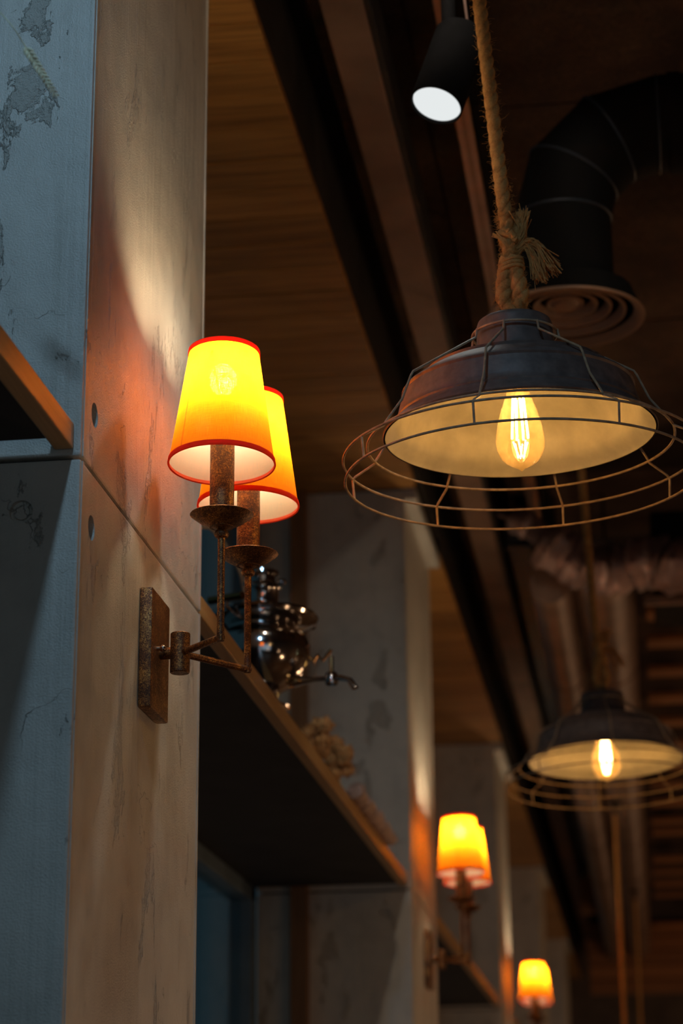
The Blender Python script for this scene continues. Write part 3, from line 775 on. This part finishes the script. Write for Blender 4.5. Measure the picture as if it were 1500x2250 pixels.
# boarded bulkheads near the end
bh = struct(thing('wall_bulkhead', '', 'wall', (-.42, 15.6, 3.02)), 'wooden boarded bulkhead across the far end of the room', 'wall')
for k in range(5): MB().box((.0, 0, k*.10), (3.4, .03+random.uniform(0, .01), k*.10+.092)).build('board', 'slat_wood', bh, smooth=False, bevel=.003)
MB().box((0, .04, 0), (3.4, .09, ZC-3.02-.001)).build('backing_board', 'wall_paint', bh, smooth=False)
struct(MB().box((-.40, 13.4, 3.30), (-.02, 13.5, 3.52)).build('beam', 'post_wood', smooth=False, bevel=.004), 'short olive brown cross beam at the end of the brown beam', 'beam')

# ------------------------------------------------------------------ samovar on the shelf
SZ = 2.322+.027
sv = thing('samovar', 'small shiny metal samovar with a curved tap standing on the long shelf', 'samovar', (-.644, 3.60, SZ))
body = [(.038, .000), (.040, .004), (.030, .010), (.022, .020), (.024, .030), (.046, .048), (.060, .070), (.068, .100), (.069, .125), (.063, .147), (.050, .158), (.050, .163)]
MB().lathe(body, 72, cap0=True).build('body', 'chrome', sv)
MB().lathe([(.050, .163), (.066, .168), (.079, .176), (.081, .182), (.078, .188), (.066, .192), (.050, .196), (.030, .203), (.0001, .205)], 72).build('top_tray', 'chrome', sv)
MB().lathe([(.026, .203), (.027, .210), (.023, .214), (.023, .240), (.026, .244), (.024, .252), (.019, .256), (.018, .268), (.024, .272), (.024, .278), (.012, .284), (.0001, .285)], 48).build('chimney', 'chrome', sv)
for a in (.5, 2.6, 4.6):
    p = Vector((.030*math.cos(a), .030*math.sin(a), .262))
    MB().lathe([(.0001, -.007), (.005, -.005), (.007, 0), (.005, .005), (.0001, .007)], 20, tuple(p)).build('knob', 'chrome', sv)
for s_ in (-1, 1):
    a = math.radians(-112 if s_ < 0 else 68)
    c, s2 = math.cos(a), math.sin(a)
    h = MB().tube([(c*r, s2*r, z) for r, z in ((.046, .165), (.078, .168), (.096, .176), (.096, .190))], .0035, 10).build('handle', 'chrome', sv)
    MB().tube([(c*.096-s2*.028, s2*.096+c*.028, .193), (c*.096+s2*.028, s2*.096-c*.028, .193)], .0075, 14).build('grip', 'brass', h)
ta = math.radians(-14); c, s2 = math.cos(ta), math.sin(ta)
tp = lambda r, z, o=0: (c*r-s2*o, s2*r+c*o, z-.014)
tap = MB().tube([tp(.050, .062), tp(.080, .062), tp(.106, .061)], [.012, .0045, .005], 16).tube([tp(.104, .058), tp(.120, .060), tp(.134, .054), tp(.143, .036)], [.006, .0058, .005, .0052], 14).build('tap', 'chrome', sv)
MB().lathe([(.008, -.012), (.0095, -.006), (.0085, .010), (.005, .014), (.0001, .015)], 24, tp(.107, .060)).build('tap_valve', 'chrome', tap)
MB().tube([tp(.107, .072), tp(.107, .104)], .0032, 10).tube([tp(.072, .108, .0), tp(.080, .098), tp(.086, .110), tp(.094, .098), tp(.102, .110), tp(.107, .118)], .003, 8).build('tap_key', 'brass', tap)
MB().lathe([(.0001, -.006), (.014, -.005), (.015, 0), (.012, .004)], 24, tp(.052, .062)).build('tap_flange', 'brass', tap)
sv.scale = (1.22, 1.22, .89)

# dried flower heads
def flower(loc, lean, label, s=1.0, seed=2):
    random.seed(seed)
    f = thing('dried_flower', label, 'dried flower', loc)
    hd = MB()
    for k in range(15):
        a = random.uniform(0, 2*PI); zz = random.uniform(.018, .072)*s; ro = .0125*s*(1-abs(zz/s-.048)*9)*random.uniform(.7, 1.25)+.003
        c_ = (ro*math.cos(a), ro*math.sin(a), zz); q = random.uniform(.0085, .0125)*s
        hd.lathe([(.0001, -q), (q*.7, -q*.7), (q, 0), (q*.7, q*.7), (.0001, q)], 8, c_)
        for _ in range(26):
            d = Vector((random.gauss(0, 1), random.gauss(0, 1), random.gauss(0, 1))).normalized()
            hd.tube([Vector(c_)+d*q*.6, Vector(c_)+d*q*1.28], [.0018*s, .0007*s], 4)
    tag(hd.build('flower_head', 'dried_plant', f), kind='stuff')
    MB().tube([(.012, -.006, .0035), (.004, .0, .012), (0, 0, .03)], .0028*s, 8).build('stem', 'straw', f)
    f.rotation_euler = (0, lean, 0)
    return f
flower((-.632, 4.12, SZ), .05, 'brown dried flower head standing on the shelf nearer the samovar', 1.4, 4)
flower((-.622, 4.36, SZ), .10, 'darker brown dried flower head with pale stem beside the knitted roll', 1.4, 9)
random.seed(5)
# knitted roll lying over the shelf edge
kr = thing('knitted_roll', 'long rolled greyish pink knitted cloth lying over the shelf edge', 'cloth', (-.601, 4.47, SZ))
kb = MB(); P_ = [(.000+.003*math.sin(k*.9), k*.62/30, .0195+.002*math.sin(k*1.7)) for k in range(31)]
kb.tube(P_, [.0185*(1+.10*math.sin(k*2.1))*(1.0 if 0 < k < 30 else .86) for k in range(31)], 20)
kb.build('roll', 'knit', kr)
MB().tube([(0, .6195, .0195), (0, .6240, .0195)], .0125, 20).build('roll_core', 'knit_lining', kr)
for k in range(14):
    yy = .03+k*.042
    MB().tube([(.0186*math.cos(2*PI*i/20), yy+.004*math.sin(2*PI*i/20*2), .0200+.0180*math.sin(2*PI*i/20)) for i in range(20)], .0016, 6, closed=True).build('yarn_ridge', 'knit', kr)

# pale cable on the window behind the sconce
cb = thing('hanging_cable', 'thin pale cable hanging in the window recess behind the sconce arms', 'cable')
c0, c1 = at(420, 1110, 3.55), at(520, 1235, 3.95)
MB().tube(smooth_path([(c0.x, c0.y, ZS+.001), (c0.x, c0.y, c0.z+.3), tuple(c0), tuple(at(465, 1163, 3.65)), tuple(at(500, 1206, 3.8)), tuple(at(530, 1270, 3.95)), tuple(at(545, 1380, 4.0))], 6), .0035, 8).build('cable_run', 'pale_cable', cb)

# ------------------------------------------------------------------ wheat ear
we = thing('wheat_ear', 'dry pale wheat ear on a thin stalk against the bluish pillar face', 'wheat ear')
d0 = 2.235
pts = [at(-70, -60, 2.285), at(-20, 5, 2.26), at(25, 55, d0), at(53, 98, d0)]
MB().tube(smooth_path(pts, 6), .0007, 6).build('stalk', 'straw', we)
e0, e1 = at(53, 98, d0), at(125, 214, d0)
axis = (e1-e0); L = axis.length; axn = axis.normalized(); s1 = axn.cross(Vector(ray(90, 150)).normalized()).normalized(); s3 = axn.cross(s1)
MB().tube([e0, e1], .0010, 6).build('rachis', 'straw', we)
for k in range(13):
    t = .04+k*.072
    for sd in (-1, 1):
        base = e0+axis*t
        dirv = (axn*1.0+s1*sd*.62+s3*random.uniform(-.3, .3)).normalized()
        c0_ = base+s1*sd*.0008+axn*(.0022 if sd > 0 else 0); ln = .0078*(1.1-.5*t); wd = .0019*(1.15-.5*t)
        MB().tube([c0_, c0_+dirv*ln*.3, c0_+dirv*ln*.65, c0_+dirv*ln], [wd*.35, wd, wd*.8, wd*.12], 7).build('grain', 'straw', we)
